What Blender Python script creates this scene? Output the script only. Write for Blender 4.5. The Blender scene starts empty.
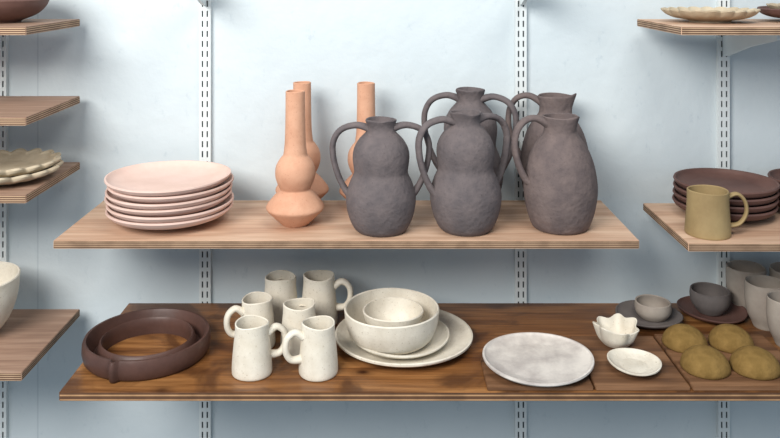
import bpy, bmesh, math, random
from mathutils import Vector, noise
random.seed(4)
S=bpy.context.scene
S.view_settings.view_transform='Standard'
CZ=1.55
def lin(c):
    o=[]
    for v in c:
        v=v/255.0
        o.append(v/12.92 if v<=0.04045 else ((v+0.055)/1.055)**2.4)
    return (o[0],o[1],o[2],1)
# ---------------- materials
def newmat(name):
    m=bpy.data.materials.new(name); m.use_nodes=True
    nt=m.node_tree; b=nt.nodes['Principled BSDF']
    return m,nt,b
def N(nt,t,**k):
    n=nt.nodes.new(t)
    for a,v in k.items():
        if a in n.inputs: n.inputs[a].default_value=v
        else: setattr(n,a,v)
    return n
def ramp(nt,fac,stops):
    r=nt.nodes.new('ShaderNodeValToRGB')
    el=r.color_ramp.elements
    while len(el)<len(stops): el.new(0.5)
    for e,(p,c) in zip(el,stops):
        e.position=p; e.color=c
    nt.links.new(fac,r.inputs[0]); return r
def mixc(nt,fac,a,b,mode='MIX'):
    m=nt.nodes.new('ShaderNodeMix'); m.data_type='RGBA'; m.blend_type=mode
    for s,v in ((m.inputs[0],fac),(m.inputs[6],a),(m.inputs[7],b)):
        if hasattr(v,'links'): nt.links.new(v,s)
        else: s.default_value=v
    return m.outputs[2]
def clay(name,c,c2=None,speck=None,rough=0.75,spec=0.3,bump=0.25,scale=30,coat=0,blot=9,sp=0.6):
    m,nt,b=newmat(name)
    c2=c2 or tuple(x*0.82 for x in c)
    tc=N(nt,'ShaderNodeTexCoord')
    n1=N(nt,'ShaderNodeTexNoise',Scale=blot,Detail=8.0,Roughness=0.65); nt.links.new(tc.outputs['Object'],n1.inputs['Vector'])
    r1=ramp(nt,n1.outputs['Fac'],[(0.35,lin(c2)),(0.65,lin(c))])
    col=r1.outputs[0]
    if speck:
        n2=N(nt,'ShaderNodeTexNoise',Scale=260.0,Detail=2.0); nt.links.new(tc.outputs['Object'],n2.inputs['Vector'])
        r2=ramp(nt,n2.outputs['Fac'],[(0.63,(0,0,0,1)),(0.74,(sp,sp,sp,1))])
        col=mixc(nt,r2.outputs[0],col,lin(speck))
    nt.links.new(col,b.inputs['Base Color'])
    b.inputs['Roughness'].default_value=rough
    b.inputs['Specular IOR Level'].default_value=spec
    n3=N(nt,'ShaderNodeTexNoise',Scale=float(scale),Detail=6.0); nt.links.new(tc.outputs['Object'],n3.inputs['Vector'])
    bp=N(nt,'ShaderNodeBump',Strength=bump,Distance=0.004)
    nt.links.new(n3.outputs['Fac'],bp.inputs['Height']); nt.links.new(bp.outputs[0],b.inputs['Normal'])
    return m
def wood(name,ca,cb,cc,blotch=None,rough=0.6,knots=False,gs=1.0,grain=0.72,off=(0,0,0)):
    m,nt,b=newmat(name)
    tc=N(nt,'ShaderNodeTexCoord')
    mp=N(nt,'ShaderNodeMapping'); mp.inputs['Scale'].default_value=(1.3*gs,12*gs,12*gs); mp.inputs['Location'].default_value=off
    nt.links.new(tc.outputs['Object'],mp.inputs[0])
    n1=N(nt,'ShaderNodeTexNoise',Scale=2.2,Detail=7.0,Distortion=0.8); nt.links.new(mp.outputs[0],n1.inputs['Vector'])
    r1=ramp(nt,n1.outputs['Fac'],[(0.3,lin(ca)),(0.5,lin(cb)),(0.7,lin(cc))])
    mp2=N(nt,'ShaderNodeMapping'); mp2.inputs['Scale'].default_value=(3*gs,90*gs,90*gs)
    nt.links.new(tc.outputs['Object'],mp2.inputs[0])
    n2=N(nt,'ShaderNodeTexNoise',Scale=2.0,Detail=3.0); nt.links.new(mp2.outputs[0],n2.inputs['Vector'])
    r2=ramp(nt,n2.outputs['Fac'],[(0.35,(grain,grain*.97,grain*.94,1)),(0.6,(1,1,1,1))])
    col=mixc(nt,0.8,r1.outputs[0],r2.outputs[0],'MULTIPLY')
    if blotch:
        n3=N(nt,'ShaderNodeTexNoise',Scale=5.5,Detail=6.0,Distortion=1.2); nt.links.new(tc.outputs['Object'],n3.inputs['Vector'])
        r3=ramp(nt,n3.outputs['Fac'],[(0.50,(0,0,0,1)),(0.60,(0.8,0.8,0.8,1))])
        col=mixc(nt,r3.outputs[0],col,lin(blotch))
    if knots:
        mp3=N(nt,'ShaderNodeMapping'); mp3.inputs['Scale'].default_value=(6,9,0.0)
        nt.links.new(tc.outputs['Object'],mp3.inputs[0])
        v=N(nt,'ShaderNodeTexVoronoi',Scale=1.0); nt.links.new(mp3.outputs[0],v.inputs['Vector'])
        r4=ramp(nt,v.outputs['Distance'],[(0.05,(1,1,1,1)),(0.11,(0.35,0.35,0.35,1)),(0.2,(0,0,0,1))])
        col=mixc(nt,r4.outputs[0],col,lin((54,28,14)))
    nt.links.new(col,b.inputs['Base Color'])
    b.inputs['Roughness'].default_value=rough
    b.inputs['Specular IOR Level'].default_value=0.35
    bp=N(nt,'ShaderNodeBump',Strength=0.2,Distance=0.002)
    nt.links.new(n2.outputs['Fac'],bp.inputs['Height']); nt.links.new(bp.outputs[0],b.inputs['Normal'])
    return m
def plyedge(name,ca,cb,freq=1400):
    m,nt,b=newmat(name)
    tc=N(nt,'ShaderNodeTexCoord'); sx=N(nt,'ShaderNodeSeparateXYZ'); nt.links.new(tc.outputs['Object'],sx.inputs[0])
    mu=N(nt,'ShaderNodeMath',operation='MULTIPLY'); mu.inputs[1].default_value=freq; nt.links.new(sx.outputs[2],mu.inputs[0])
    si=N(nt,'ShaderNodeMath',operation='SINE'); nt.links.new(mu.outputs[0],si.inputs[0])
    r=ramp(nt,si.outputs[0],[(0.3,lin(ca)),(0.7,lin(cb))])
    n=N(nt,'ShaderNodeTexNoise',Scale=25.0,Detail=3.0); nt.links.new(tc.outputs['Object'],n.inputs['Vector'])
    r2=ramp(nt,n.outputs['Fac'],[(0.35,(0.7,0.68,0.66,1)),(0.6,(1,1,1,1))])
    nt.links.new(mixc(nt,1.0,r.outputs[0],r2.outputs[0],'MULTIPLY'),b.inputs['Base Color'])
    b.inputs['Roughness'].default_value=0.8
    return m
M={}
M['pink']=clay('pink_bisque',(218,190,178),(206,176,162),bump=0.12)
M['terra']=clay('terracotta_clay',(204,158,130),(188,138,110),speck=(166,114,88),bump=0.4,blot=14)
M['jug']=clay('grey_stoneware',(106,96,95),(88,81,82),speck=(64,58,60),rough=0.85,bump=0.7,scale=80,blot=26,sp=0.5)
M['jugb']=clay('brown_grey_stoneware',(112,98,94),(92,81,80),speck=(68,60,60),rough=0.85,bump=0.7,scale=80,blot=26,sp=0.5)
M['brown']=clay('dark_brown_clay',(104,76,68),(88,62,56),rough=0.6,bump=0.2)
M['ring']=clay('ring_brown_clay',(88,62,54),(68,48,42),rough=0.45,bump=0.3)
M['white']=clay('cream_glaze',(224,217,202),(204,195,178),speck=(160,146,124),rough=0.6,spec=0.35,bump=0.5,scale=34,blot=18)
M['marble']=clay('mottled_white_clay',(218,211,202),(178,170,164),rough=0.55,bump=0.3,blot=16)
M['ochre']=clay('ochre_clay',(138,110,64),(112,88,48),rough=0.95,spec=0.1,bump=1.0,scale=60,blot=25)
M['mugochre']=clay('ochre_mug_clay',(158,136,96),(136,114,78),rough=0.7,bump=0.2)
M['greige']=clay('greige_clay',(168,158,146),(146,135,125),rough=0.7,bump=0.2)
M['grey']=clay('cool_grey_clay',(112,104,100),(90,84,82),rough=0.7)
M['scal']=clay('cream_scallop_clay',(188,174,150),(162,146,122),rough=0.7)
M['ply']=wood('birch_plywood',(176,138,112),(198,164,138),(214,184,158),grain=0.8)
M['ply2']=wood('weathered_plywood',(140,110,92),(164,134,114),(182,154,134),grain=0.78)
M['plye']=plyedge('plywood_edge',(96,68,50),(196,166,134))
M['dark']=wood('stained_pine',(88,52,28),(136,90,50),(172,122,74),blotch=(78,48,28),knots=True,rough=0.33,grain=0.62)
M['darke']=plyedge('stained_pine_edge',(92,62,40),(178,138,98),freq=700)
M['bat']=wood('walnut_board',(84,57,39),(114,80,54),(140,103,74),rough=0.6,off=(3,1,0))
m,nt,b=newmat('standard_white_metal'); b.inputs['Base Color'].default_value=lin((214,219,218)); b.inputs['Roughness'].default_value=0.45; M['metal']=m
m,nt,b=newmat('slot_dark'); b.inputs['Base Color'].default_value=lin((74,80,82)); b.inputs['Roughness'].default_value=0.9; M['slot']=m
m,nt,b=newmat('painted_wall')
tc=N(nt,'ShaderNodeTexCoord')
n1=N(nt,'ShaderNodeTexNoise',Scale=2.2,Detail=6.0); nt.links.new(tc.outputs['Object'],n1.inputs['Vector'])
r1=ramp(nt,n1.outputs['Fac'],[(0.3,lin((190,200,204))),(0.7,lin((204,212,214)))])
mp=N(nt,'ShaderNodeMapping'); mp.inputs['Scale'].default_value=(5,5,3); mp.inputs['Rotation'].default_value=(0,0.4,0); nt.links.new(tc.outputs['Object'],mp.inputs[0])
n2=N(nt,'ShaderNodeTexNoise',Scale=6.0,Detail=8.0,Roughness=0.75); nt.links.new(mp.outputs[0],n2.inputs['Vector'])
r2=ramp(nt,n2.outputs['Fac'],[(0.58,(0,0,0,1)),(0.68,(0.5,0.5,0.5,1))])
col=mixc(nt,r2.outputs[0],r1.outputs[0],lin((170,183,190)))
sx=N(nt,'ShaderNodeSeparateXYZ'); nt.links.new(tc.outputs['Object'],sx.inputs[0])
a=N(nt,'ShaderNodeMath',operation='ADD'); a.inputs[1].default_value=12.2+0.89; nt.links.new(sx.outputs[0],a.inputs[0])
mo=N(nt,'ShaderNodeMath',operation='MODULO'); mo.inputs[1].default_value=1.22; nt.links.new(a.outputs[0],mo.inputs[0])
lt=N(nt,'ShaderNodeMath',operation='LESS_THAN'); lt.inputs[1].default_value=0.004; nt.links.new(mo.outputs[0],lt.inputs[0])
mm=N(nt,'ShaderNodeMath',operation='MULTIPLY'); mm.inputs[1].default_value=0.35; nt.links.new(lt.outputs[0],mm.inputs[0])
col=mixc(nt,mm.outputs[0],col,lin((150,164,172)))
nt.links.new(col,b.inputs['Base Color']); b.inputs['Roughness'].default_value=0.55
n3=N(nt,'ShaderNodeTexNoise',Scale=14.0,Detail=8.0); nt.links.new(tc.outputs['Object'],n3.inputs['Vector'])
bp=N(nt,'ShaderNodeBump',Strength=0.4,Distance=0.008); nt.links.new(n3.outputs['Fac'],bp.inputs['Height']); nt.links.new(bp.outputs[0],b.inputs['Normal'])
M['wall']=m
m,nt,b=newmat('floor_concrete')
n1=N(nt,'ShaderNodeTexNoise',Scale=6.0,Detail=6.0); r1=ramp(nt,n1.outputs['Fac'],[(0.3,lin((110,112,114))),(0.7,lin((136,136,134)))])
nt.links.new(r1.outputs[0],b.inputs['Base Color']); b.inputs['Roughness'].default_value=0.7; M['floor']=m

# ---------------- mesh helpers
def finish(name,bm,mats,loc=(0,0,0),rz=0,smooth=True,sharp=None,recalc=True):
    if recalc: bmesh.ops.recalc_face_normals(bm,faces=bm.faces)
    me=bpy.data.meshes.new(name); bm.to_mesh(me); bm.free()
    if smooth:
        for p in me.polygons: p.use_smooth=True
        if sharp: me.set_sharp_from_angle(angle=math.radians(sharp))
    for mt in mats: me.materials.append(mt)
    o=bpy.data.objects.new(name,me); S.collection.objects.link(o)
    o.location=loc; o.rotation_euler=(0,0,rz)
    return o
def catmull(P,n=5):
    out=[]
    Q=[P[0]]+list(P)+[P[-1]]
    for i in range(1,len(Q)-2):
        p0,p1,p2,p3=[Vector(q) for q in Q[i-1:i+3]]
        for k in range(n):
            t=k/n
            out.append(0.5*((2*p1)+(p2-p0)*t+(2*p0-5*p1+4*p2-p3)*t*t+(3*p1-p0-3*p2+p3)*t**3))
    out.append(Vector(P[-1])); return out
def lathe_into(bm,prof,seg,deform=None,closed=False):
    rings=[]
    for (r,z) in prof:
        if r<1e-5 and not closed:
            rings.append([bm.verts.new((0,0,z))]); continue
        ring=[]
        for i in range(seg):
            a=2*math.pi*i/seg; rr,zz=r,z
            if deform: rr,zz=deform(a,r,z)
            ring.append(bm.verts.new((rr*math.cos(a),rr*math.sin(a),zz)))
        rings.append(ring)
    pairs=list(zip(rings[:-1],rings[1:]))
    if closed: pairs.append((rings[-1],rings[0]))
    for A,B in pairs:
        if len(A)==1 and len(B)==1: continue
        for i in range(seg):
            j=(i+1)%seg
            if len(A)==1: bm.faces.new((A[0],B[j],B[i]))
            elif len(B)==1: bm.faces.new((A[i],A[j],B[0]))
            else: bm.faces.new((A[i],A[j],B[j],B[i]))
def handle_into(bm,phi,pts,w,t,seg=12):
    P=catmull(pts,7)
    er=Vector((math.cos(phi),math.sin(phi),0)); et=Vector((-math.sin(phi),math.cos(phi),0)); ez=Vector((0,0,1))
    rings=[]
    for i,p in enumerate(P):
        a=P[max(0,i-1)]; c=P[min(len(P)-1,i+1)]
        T=(c-a).normalized(); Nn=Vector((-T[1],T[0]))
        pos=er*p[0]+ez*p[1]; n3=er*Nn[0]+ez*Nn[1]
        u=i/(len(P)-1); fl=1+0.35*(abs(2*u-1)**4)
        rings.append([bm.verts.new(pos+et*(w*fl*math.cos(2*math.pi*k/seg))+n3*(t*fl*math.sin(2*math.pi*k/seg))) for k in range(seg)])
    for A,B in zip(rings[:-1],rings[1:]):
        for i in range(seg):
            j=(i+1)%seg; bm.faces.new((A[i],A[j],B[j],B[i]))
    bm.faces.new(rings[0]); bm.faces.new(rings[-1][::-1])
def pot(name,prof,mat,loc,t=0.004,floor=None,handles=(),deform=None,seg=72,sub=5,rz=0,sc=1.0,zs=1.0,wob=0.006,seed=0):
    floor=floor if floor is not None else t*1.5
    sm=catmull(prof,sub)
    inner=[]
    for i,p in enumerate(sm):
        a=sm[max(0,i-1)]; c=sm[min(len(sm)-1,i+1)]
        T=(c-a).normalized(); n=Vector((-T[1],T[0]))
        q=p+n*t
        inner.append(Vector((max(q[0],0.0008),max(q[1],floor))))
    mid=(sm[-1]+inner[-1])/2; Tn=(sm[-1]-sm[-2]).normalized()*t*0.4
    full=[(0,0)]+[tuple(p) for p in sm]+[tuple(mid+Tn)]+[tuple(p) for p in inner[::-1]]+[(0,floor)]
    full=[(r*sc,z*sc*zs) for r,z in full]
    H=max(z for r,z in full)
    def d(a,r,z):
        s=seed*1.7
        k=1+wob*(math.sin(2*a+s)+0.6*math.sin(3*a+2*s+z*20)+0.4*noise.noise(Vector((math.cos(a)*2+s,math.sin(a)*2,z*30))))
        r2=r*k; z2=z+ (wob*0.12*math.sin(2*a+s*2)*(z/H) if H>0 else 0)
        if deform: r2,z2=deform(a,r2,z2)
        return r2,max(z2,0.0)
    bm=bmesh.new(); lathe_into(bm,full,seg,d)
    for h in handles:
        handle_into(bm,h[0],[(a*sc,b_*sc*zs) for a,b_ in h[1]],h[2]*sc,h[3]*sc)
    return finish(name,bm,[mat],loc,rz,sharp=50)
def box_into(bm,x0,x1,y0,y1,z0,z1,mi=0):
    v=[bm.verts.new(p) for p in ((x0,y0,z0),(x1,y0,z0),(x1,y1,z0),(x0,y1,z0),(x0,y0,z1),(x1,y0,z1),(x1,y1,z1),(x0,y1,z1))]
    fs=[]
    for q in ((0,3,2,1),(4,5,6,7),(0,1,5,4),(1,2,6,5),(2,3,7,6),(3,0,4,7)):
        f=bm.faces.new([v[i] for i in q]); f.material_index=mi; fs.append(f)
    return fs
def board(name,x0,x1,y0,y1,ztop,th,mt,me_,rz=0,bev=0.0012):
    cx,cy=(x0+x1)/2,(y0+y1)/2
    bm=bmesh.new(); fs=box_into(bm,x0-cx,x1-cx,y0-cy,y1-cy,-th,0)
    for f in fs[2:]: f.material_index=1
    bmesh.ops.bevel(bm,geom=list(bm.edges),offset=bev,segments=2,affect='EDGES',material=0)
    return finish(name,bm,[mt,me_],(cx,cy,ztop),rz,smooth=False)

# ---------------- room
WY=2.04
bm=bmesh.new(); box_into(bm,-2.4,2.4,0,0.1,0,2.7); finish('wall_back',bm,[M['wall']],(0,WY,0),smooth=False)
bm=bmesh.new(); box_into(bm,-2.4,2.4,-1.6,WY+0.1,-0.1,0); finish('floor',bm,[M['floor']],smooth=False)

def standard(x):
    bm=bmesh.new(); w=0.0145; yf=-0.013
    xs=[-w,-0.0080,-0.0042,0.0042,0.0080,w]
    z=0.25; pitch=0.0254; sl=0.0155
    def q(a,mi=0):
        f=bm.faces.new([bm.verts.new(p) for p in a]); f.material_index=mi
    z1=2.45
    while z<z1:
        for i in range(5):
            if i in (1,3):
                q([(xs[i],yf,z+sl),(xs[i+1],yf,z+sl),(xs[i+1],yf,z+pitch),(xs[i],yf,z+pitch)])
                for xx in (xs[i],xs[i+1]):
                    q([(xx,yf,z),(xx,yf+0.002,z),(xx,yf+0.002,z+sl),(xx,yf,z+sl)])
            else:
                q([(xs[i],yf,z),(xs[i+1],yf,z),(xs[i+1],yf,z+pitch),(xs[i],yf,z+pitch)])
        z+=pitch
    zt=z
    for sx_ in (-w,w): q([(sx_,yf,0.25),(sx_,0,0.25),(sx_,0,zt),(sx_,yf,zt)])
    q([(-w,yf,zt),(w,yf,zt),(w,0,zt),(-w,0,zt)]); q([(-w,yf,0.25),(w,yf,0.25),(w,0,0.25),(-w,0,0.25)])
    q([(-w,-0.009,0.25),(w,-0.009,0.25),(w,-0.009,zt),(-w,-0.009,zt)],1)
    bmesh.ops.remove_doubles(bm,verts=bm.verts,dist=1e-5)
    finish('slotted_shelf_standard',bm,[M['metal'],M['slot']],(x,WY,0),smooth=False,recalc=False)
SX=[-0.977,-0.459,0.342,0.857]
for x in SX: standard(x)
def bracket(x,ztop,depth,hb=0.06,parent=None):
    bm=bmesh.new(); t=0.004
    pts=[(0,0),(-depth,0),(-depth,-0.014),(-depth*0.5,-hb*0.55),(-0.02,-hb),(0,-hb)]
    L=[bm.verts.new((-t,y,z)) for y,z in pts]; R=[bm.verts.new((t,y,z)) for y,z in pts]
    bm.faces.new(L); bm.faces.new(R[::-1])
    for i in range(len(pts)):
        j=(i+1)%len(pts); bm.faces.new((L[i],R[i],R[j],L[j]))
    box_into(bm,-0.010,0.010,-depth,-0.002,-0.0025,0)
    o=finish('shelf_bracket' if parent is None else 'bracket',bm,[M['metal']],(x,WY-0.0135,ztop-0.0003),smooth=False)
    if parent:
        o.parent=parent; o.location=Vector((x,WY-0.0135,ztop-0.0003))-parent.location
TH=0.018
def shelf(name,x0,x1,y0,h,mt,me_,bx,y1=2.0,th=TH,hb=0.06):
    s=board(name,x0,x1,y0,y1,CZ-h,th,mt,me_)
    for x in bx: bracket(x,CZ-h-th,WY-y0-0.06,hb,s)
shelf('plywood_shelf',-0.706,0.5375,1.697,0.563,M['ply'],M['plye'],[SX[1],SX[2]])
shelf('stained_wood_shelf',-0.643,1.25,1.573,0.82,M['dark'],M['darke'],[SX[1],SX[2],SX[3]],th=0.018)
shelf('plywood_shelf',-1.5,-0.765,1.70,0.11,M['ply2'],M['plye'],[SX[0]])
shelf('plywood_shelf',-1.5,-0.765,1.70,0.3025,M['ply2'],M['plye'],[SX[0]])
shelf('plywood_shelf',-1.5,-0.765,1.70,0.4675,M['ply2'],M['plye'],[SX[0]])
shelf('plywood_shelf',-1.5,-0.765,1.68,0.835,M['ply2'],M['plye'],[SX[0]])
shelf('plywood_shelf',0.6275,1.4,1.70,0.11,M['ply'],M['plye'],[SX[3]],hb=0.075)
shelf('plywood_shelf',0.6425,1.4,1.70,0.57,M['ply'],M['plye'],[SX[3]])
for x in (SX[1],SX[2]): bracket(x,CZ+0.0,0.27,hb=0.075)

ZU=CZ-0.563; ZL=CZ-0.82
plateP=[(0.060,0),(0.064,0.007),(0.100,0.012),(0.128,0.021),(0.141,0.033)]
for i in range(6):
    pot('pink_plate',plateP,M['pink'],(-0.494+0.003*math.sin(i*2.1),1.83+0.002*math.cos(i*3),ZU+i*0.0142),t=0.0055,floor=0.0142,wob=0.007,seed=i*0.4,rz=i*0.5,seg=96)
bott=[(0.028,0),(0.045,0.016),(0.060,0.031),(0.0645,0.037),(0.0645,0.042),(0.060,0.050),(0.046,0.067),(0.036,0.077),(0.034,0.081),(0.038,0.089),(0.0435,0.104),(0.045,0.118),(0.0425,0.134),(0.034,0.149),(0.0275,0.157),(0.0255,0.168),(0.0235,0.190),(0.0222,0.24),(0.0217,0.300)]
pot('terracotta_bottle_vase',bott,M['terra'],(-0.205,1.808,ZU),t=0.003,wob=0.004,seed=1)
pot('terracotta_bottle_vase',bott,M['terra'],(-0.205,1.955,ZU),t=0.003,wob=0.004,seed=2)
pot('terracotta_bottle_vase',bott,M['terra'],(-0.0485,1.945,ZU),t=0.003,wob=0.004,seed=3)
gourd=[(0.050,0),(0.060,0.010),(0.070,0.032),(0.076,0.060),(0.0755,0.083),(0.068,0.107),(0.061,0.122),(0.059,0.131),(0.0605,0.144),(0.0622,0.162),(0.0595,0.181),(0.050,0.199),(0.039,0.211),(0.033,0.217),(0.0305,0.224),(0.031,0.233),(0.0345,0.243)]
def spout(phi,amt=0.010,zs=0.215,ztop=0.245):
    def f(a,r,z):
        if z>zs:
            k=(z-zs)/(ztop-zs); d=math.atan2(math.sin(a-phi),math.cos(a-phi))
            g=math.exp(-(d/0.35)**2)
            r=r+amt*g*k; z=z+0.005*g*k
        return r,z
    return f
hd=[(0.026,0.225),(0.055,0.232),(0.088,0.222),(0.105,0.196),(0.105,0.160),(0.094,0.120),(0.080,0.092),(0.070,0.080)]
def jug(loc,phi1,phi2,sc,zs,seed,mat):
    k=sc*zs
    pot('double_gourd_jug',gourd,mat,loc,t=0.004,handles=[(phi1,hd,0.0105,0.0068),(phi2,hd,0.0105,0.0068)],deform=spout(phi1+math.pi/2-0.7,zs=0.215*k,ztop=0.245*k),wob=0.008,seed=seed,sc=sc,zs=zs)
jug((-0.011,1.765,ZU),math.pi,0.05,1.0,1.0,1,M['jug'])
jug((0.176,1.772,ZU),math.pi+0.30,0.45,1.03,1.03,2,M['jug'])
jug((0.205,1.945,ZU),math.pi-0.1,-0.35,1.05,1.11,3,M['jug'])
pit=[(0.056,0),(0.064,0.008),(0.075,0.040),(0.081,0.080),(0.0795,0.112),(0.073,0.145),(0.063,0.172),(0.050,0.193),(0.040,0.206),(0.0365,0.215),(0.0365,0.226),(0.040,0.247)]
hp=[(0.032,0.232),(0.060,0.246),(0.088,0.240),(0.106,0.215),(0.109,0.180),(0.100,0.145),(0.086,0.116),(0.074,0.104)]
pot('single_handle_pitcher',pit,M['jugb'],(0.389,1.786,ZU),handles=[(math.pi+0.25,hp,0.0105,0.007)],deform=spout(-0.9),seed=4)
pot('single_handle_pitcher',pit,M['jugb'],(0.413,1.957,ZU),handles=[(math.pi-0.22,hp,0.0105,0.007)],deform=spout(-0.5,amt=0.007),seed=5,sc=1.03,zs=1.05)

ZR=CZ-0.57
pb=[(0.050,0),(0.054,0.006),(0.085,0.010),(0.108,0.018),(0.117,0.030)]
for i in range(4):
    pot('brown_plate',pb,M['brown'],(0.805+0.001*i,1.905,ZR+i*0.0165),t=0.006,floor=0.0165,seed=i*0.3,wob=0.004)
pb2=[(r*0.82,z) for r,z in pb]
for i in range(4):
    pot('brown_dish',pb2,M['brown'],(1.024,1.925,ZR+i*0.0165),t=0.006,floor=0.0165,seed=i*0.3,wob=0.003)
pot('ochre_mug',[(0.046,0),(0.048,0.004),(0.0465,0.03),(0.044,0.065),(0.0435,0.096)],M['mugochre'],(0.709,1.763,ZR),t=0.0035,
    handles=[(-0.15,[(0.042,0.084),(0.062,0.090),(0.078,0.074),(0.080,0.048),(0.066,0.026),(0.043,0.020)],0.008,0.004)],seed=2)
ZT=CZ-0.11
def scal(n,amt=0.05,rmin=0.05,lift=0.003):
    def f(a,r,z):
        k=max(0,(r-rmin))/0.05; k=min(k,1)
        s=abs(math.cos(n*a/2))
        return r*(1+amt*k*(s-0.5)), z+lift*k*s
    return f
ps=[(0.045,0),(0.05,0.005),(0.08,0.010),(0.095,0.016),(0.105,0.026)]
pot('scalloped_plate',ps,M['scal'],(0.757,1.87,ZT),t=0.005,floor=0.009,deform=scal(20,0.08),seg=200,wob=0.002)
pot('brown_plate',pb,M['brown'],(1.00,1.88,ZT),t=0.005,floor=0.010,seed=3)
pot('scalloped_plate',[(r*0.9,z) for r,z in ps],M['scal'],(1.00,1.88,ZT+0.0105),t=0.005,floor=0.009,deform=scal(14),seg=192,wob=0.002)
bw=[(0.045,0),(0.050,0.005),(0.080,0.018),(0.100,0.036),(0.108,0.052)]
for i in range(3):
    pot('brown_bowl',bw,M['brown'],(-0.897,1.855,CZ-0.11+i*0.0145),t=0.006,floor=0.0145,seed=i*0.3,wob=0.004)
for i,(xx,yy,rr) in enumerate([(-0.874,1.83,1.08),(-0.870,1.845,0.98)]):
    pot('scalloped_platter',[(0.055*rr,0),(0.062*rr,0.004),(0.088*rr,0.008),(0.104*rr,0.014),(0.109*rr,0.022)],M['scal'],(xx,yy,CZ-0.4675+i*0.0125),t=0.008,floor=0.0125,deform=scal(16,0.15,0.06,0.006),seg=208,wob=0.003,rz=i*0.2)
pot('white_deep_bowl',[(0.05,0),(0.058,0.008),(0.082,0.040),(0.098,0.085),(0.104,0.135)],M['white'],(-0.958,1.85,CZ-0.835),t=0.005,seed=2)

# ---------------- lower shelf
bm=bmesh.new()
rp=[(0.126,0),(0.131,0.006),(0.134,0.020),(0.133,0.036),(0.130,0.043),(0.125,0.043),(0.121,0.036),(0.117,0.020),(0.112,0.010),(0.106,0.010),(0.102,0.020),(0.099,0.034),(0.095,0.037),(0.092,0.033),(0.091,0.018),(0.092,0)]
def rdef(a,r,z):
    phi=-1.80; d=math.atan2(math.sin(a-phi),math.cos(a-phi)); g=math.exp(-(d/0.06)**4)
    if r>0.12: r=r+0.011*g
    return r*(1+0.005*math.sin(2*a+1)),z
lathe_into(bm,rp,240,rdef,closed=True)
finish('ring_vessel',bm,[M['ring']],(-0.518,1.738,ZL),sharp=60)
mg=[(0.037,0),(0.0405,0.004),(0.040,0.025),(0.0370,0.060),(0.0345,0.085),(0.0345,0.103)]
mh=[(0.033,0.080),(0.050,0.090),(0.066,0.078),(0.068,0.054),(0.057,0.036),(0.036,0.034)]
for i,(x,y,phi) in enumerate([(-0.276,1.650,0.25),(-0.140,1.650,math.pi+0.35),(-0.285,1.772,math.pi+0.45),(-0.1895,1.745,1.45),(-0.249,1.888,1.7),(-0.158,1.888,0.0)]):
    pot('white_mug',mg,M['white'],(x,y,ZL),t=0.0035,handles=[(phi,mh,0.0085,0.0065)],wob=0.018,seed=i+1,sc=(1.0,1.0,1.0,1.0,1.05,1.08)[i])
pl=[(0.075,0),(0.08,0.003),(0.115,0.006),(0.140,0.012),(0.152,0.019)]
pot('white_dinner_plate',pl,M['white'],(0.040,1.785,ZL),t=0.006,floor=0.010,wob=0.007,seed=1,seg=96)
pot('white_side_plate',[(r*0.73,z) for r,z in pl],M['white'],(0.028,1.766,ZL+0.0105),t=0.005,floor=0.0095,wob=0.018,seed=2)
pot('white_serving_bowl',[(0.066,0),(0.078,0.004),(0.092,0.018),(0.1015,0.042),(0.105,0.071)],M['white'],(0.013,1.753,ZL+0.0203),t=0.005,floor=0.008,wob=0.009,seed=3,seg=96)
pot('small_white_bowl',[(0.028,0),(0.034,0.004),(0.052,0.022),(0.062,0.042),(0.066,0.058)],M['white'],(0.016,1.753,ZL+0.0285),t=0.004,wob=0.012,seed=5)
board('ware_board',0.200,0.409,1.577,1.70,ZL+0.008,0.008,M['bat'],M['bat'])
board('ware_board',0.414,0.600,1.577,1.80,ZL+0.008,0.008,M['bat'],M['bat'])
board('ware_board',0.606,0.850,1.577,1.81,ZL+0.008,0.008,M['bat'],M['bat'])
ZB=ZL+0.008
pot('round_white_platter',[(0.07,0),(0.075,0.003),(0.095,0.007),(0.108,0.011),(0.114,0.016)],M['marble'],(0.315,1.664,ZB),t=0.006,floor=0.010,wob=0.012,seed=4,seg=96)
def petal(n,amt,H):
    def f(a,r,z):
        k=min(1,z/H)
        c=math.cos(n*a)+0.35*math.cos(3*a+1)
        return r*(1+amt*k*c*0.5), z*(1+0.10*math.sin(2*a+1)*k+0.05*math.cos(n*a)*k)
    return f
pot('ruffled_white_cup',[(0.024,0),(0.029,0.003),(0.038,0.014),(0.043,0.028),(0.047,0.042)],M['white'],(0.506,1.762,ZB),t=0.0028,deform=petal(7,0.20,0.042),seg=168,wob=0.004,rz=0.3)
o=pot('small_oval_dish',[(0.028,0),(0.032,0.003),(0.044,0.007),(0.054,0.014)],M['white'],(0.512,1.652,ZB),t=0.004,floor=0.006,wob=0.012,seed=6)
o.scale=(1.0,1.06,1)
def dome(x,y,s,sd):
    bm=bmesh.new()
    prof=[(0.047,0)]+[(0.049*math.cos(u),0.003+0.040*math.sin(u)) for u in [math.pi/2*k/12 for k in range(12)]]+[(0,0.043)]
    full=[(0,0)]+prof
    def d(a,r,z):
        k=1+0.03*noise.noise(Vector((math.cos(a)*1.5+sd,math.sin(a)*1.5,z*20))); return r*k*s,z*s
    lathe_into(bm,full,64,d); finish('ochre_clay_dome',bm,[M['ochre']],(x,y,ZB),sharp=70)
dome(0.6585,1.651,1.0,1); dome(0.7600,1.648,1.0,4); dome(0.656,1.757,0.96,7); dome(0.757,1.757,0.96,11)
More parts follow.
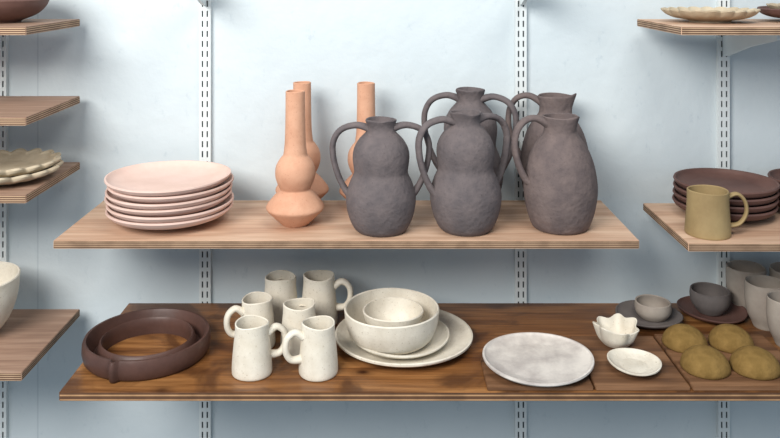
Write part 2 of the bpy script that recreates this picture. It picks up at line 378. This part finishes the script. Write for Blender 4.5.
def dish(x,y,r,mat,sd): return pot('small_plate',[(r*0.55,0),(r*0.6,0.003),(r*0.8,0.006),(r*0.93,0.010),(r,0.015)],mat,(x,y,ZL),t=0.004,floor=0.0065,wob=0.012,seed=sd)
dish(0.624,1.900,0.076,M['grey'],1); dish(0.786,1.93,0.079,M['brown'],2)
pot('small_grey_bowl',[(0.026,0),(0.031,0.003),(0.040,0.014),(0.0425,0.026),(0.041,0.038)],M['greige'],(0.634,1.900,ZL+0.0068),t=0.004,seed=3)
pot('small_charcoal_bowl',[(0.024,0),(0.030,0.004),(0.043,0.022),(0.047,0.040),(0.046,0.054)],M['grey'],(0.782,1.93,ZL+0.0068),t=0.004,seed=3)
tb=[(0.027,0),(0.029,0.004),(0.032,0.012),(0.041,0.032),(0.0455,0.060),(0.046,0.085),(0.0455,0.103)]
for i,(x,y) in enumerate([(0.884,1.965),(0.887,1.868),(0.893,1.773),(0.985,1.95),(0.985,1.85)]):
    pot('greige_tumbler',tb,M['greige'],(x,y,ZL),t=0.0035,wob=0.006,seed=i)

# ---------------- lights
def area(name,loc,tgt,sx_,sy_,p,col):
    L=bpy.data.lights.new(name,'AREA'); L.shape='RECTANGLE'; L.size=sx_; L.size_y=sy_; L.energy=p; L.color=col
    o=bpy.data.objects.new(name,L); S.collection.objects.link(o); o.location=loc
    o.rotation_euler=(Vector(tgt)-Vector(loc)).to_track_quat('-Z','Y').to_euler()
area('window_light',(-1.3,-0.5,2.6),(0.05,2.0,1.15),1.6,1.2,122,(1.0,0.97,0.93))
area('ceiling_lamp',(0.6,0.7,2.9),(0.3,2.0,1.0),1.0,0.5,20,(1.0,0.96,0.90))
w=bpy.data.worlds.new('World'); S.world=w; w.use_nodes=True
bg=w.node_tree.nodes['Background']; bg.inputs[0].default_value=(0.60,0.80,1.0,1); bg.inputs[1].default_value=0.52
# ---------------- camera
c=bpy.data.cameras.new('Camera'); co=bpy.data.objects.new('Camera',c); S.collection.objects.link(co)
co.location=(0,0,CZ); co.rotation_euler=(math.pi/2,0,0)
c.sensor_width=36; c.lens=36*800/780; c.shift_x=4/780; c.shift_y=-244/780; c.clip_start=0.05
S.camera=co
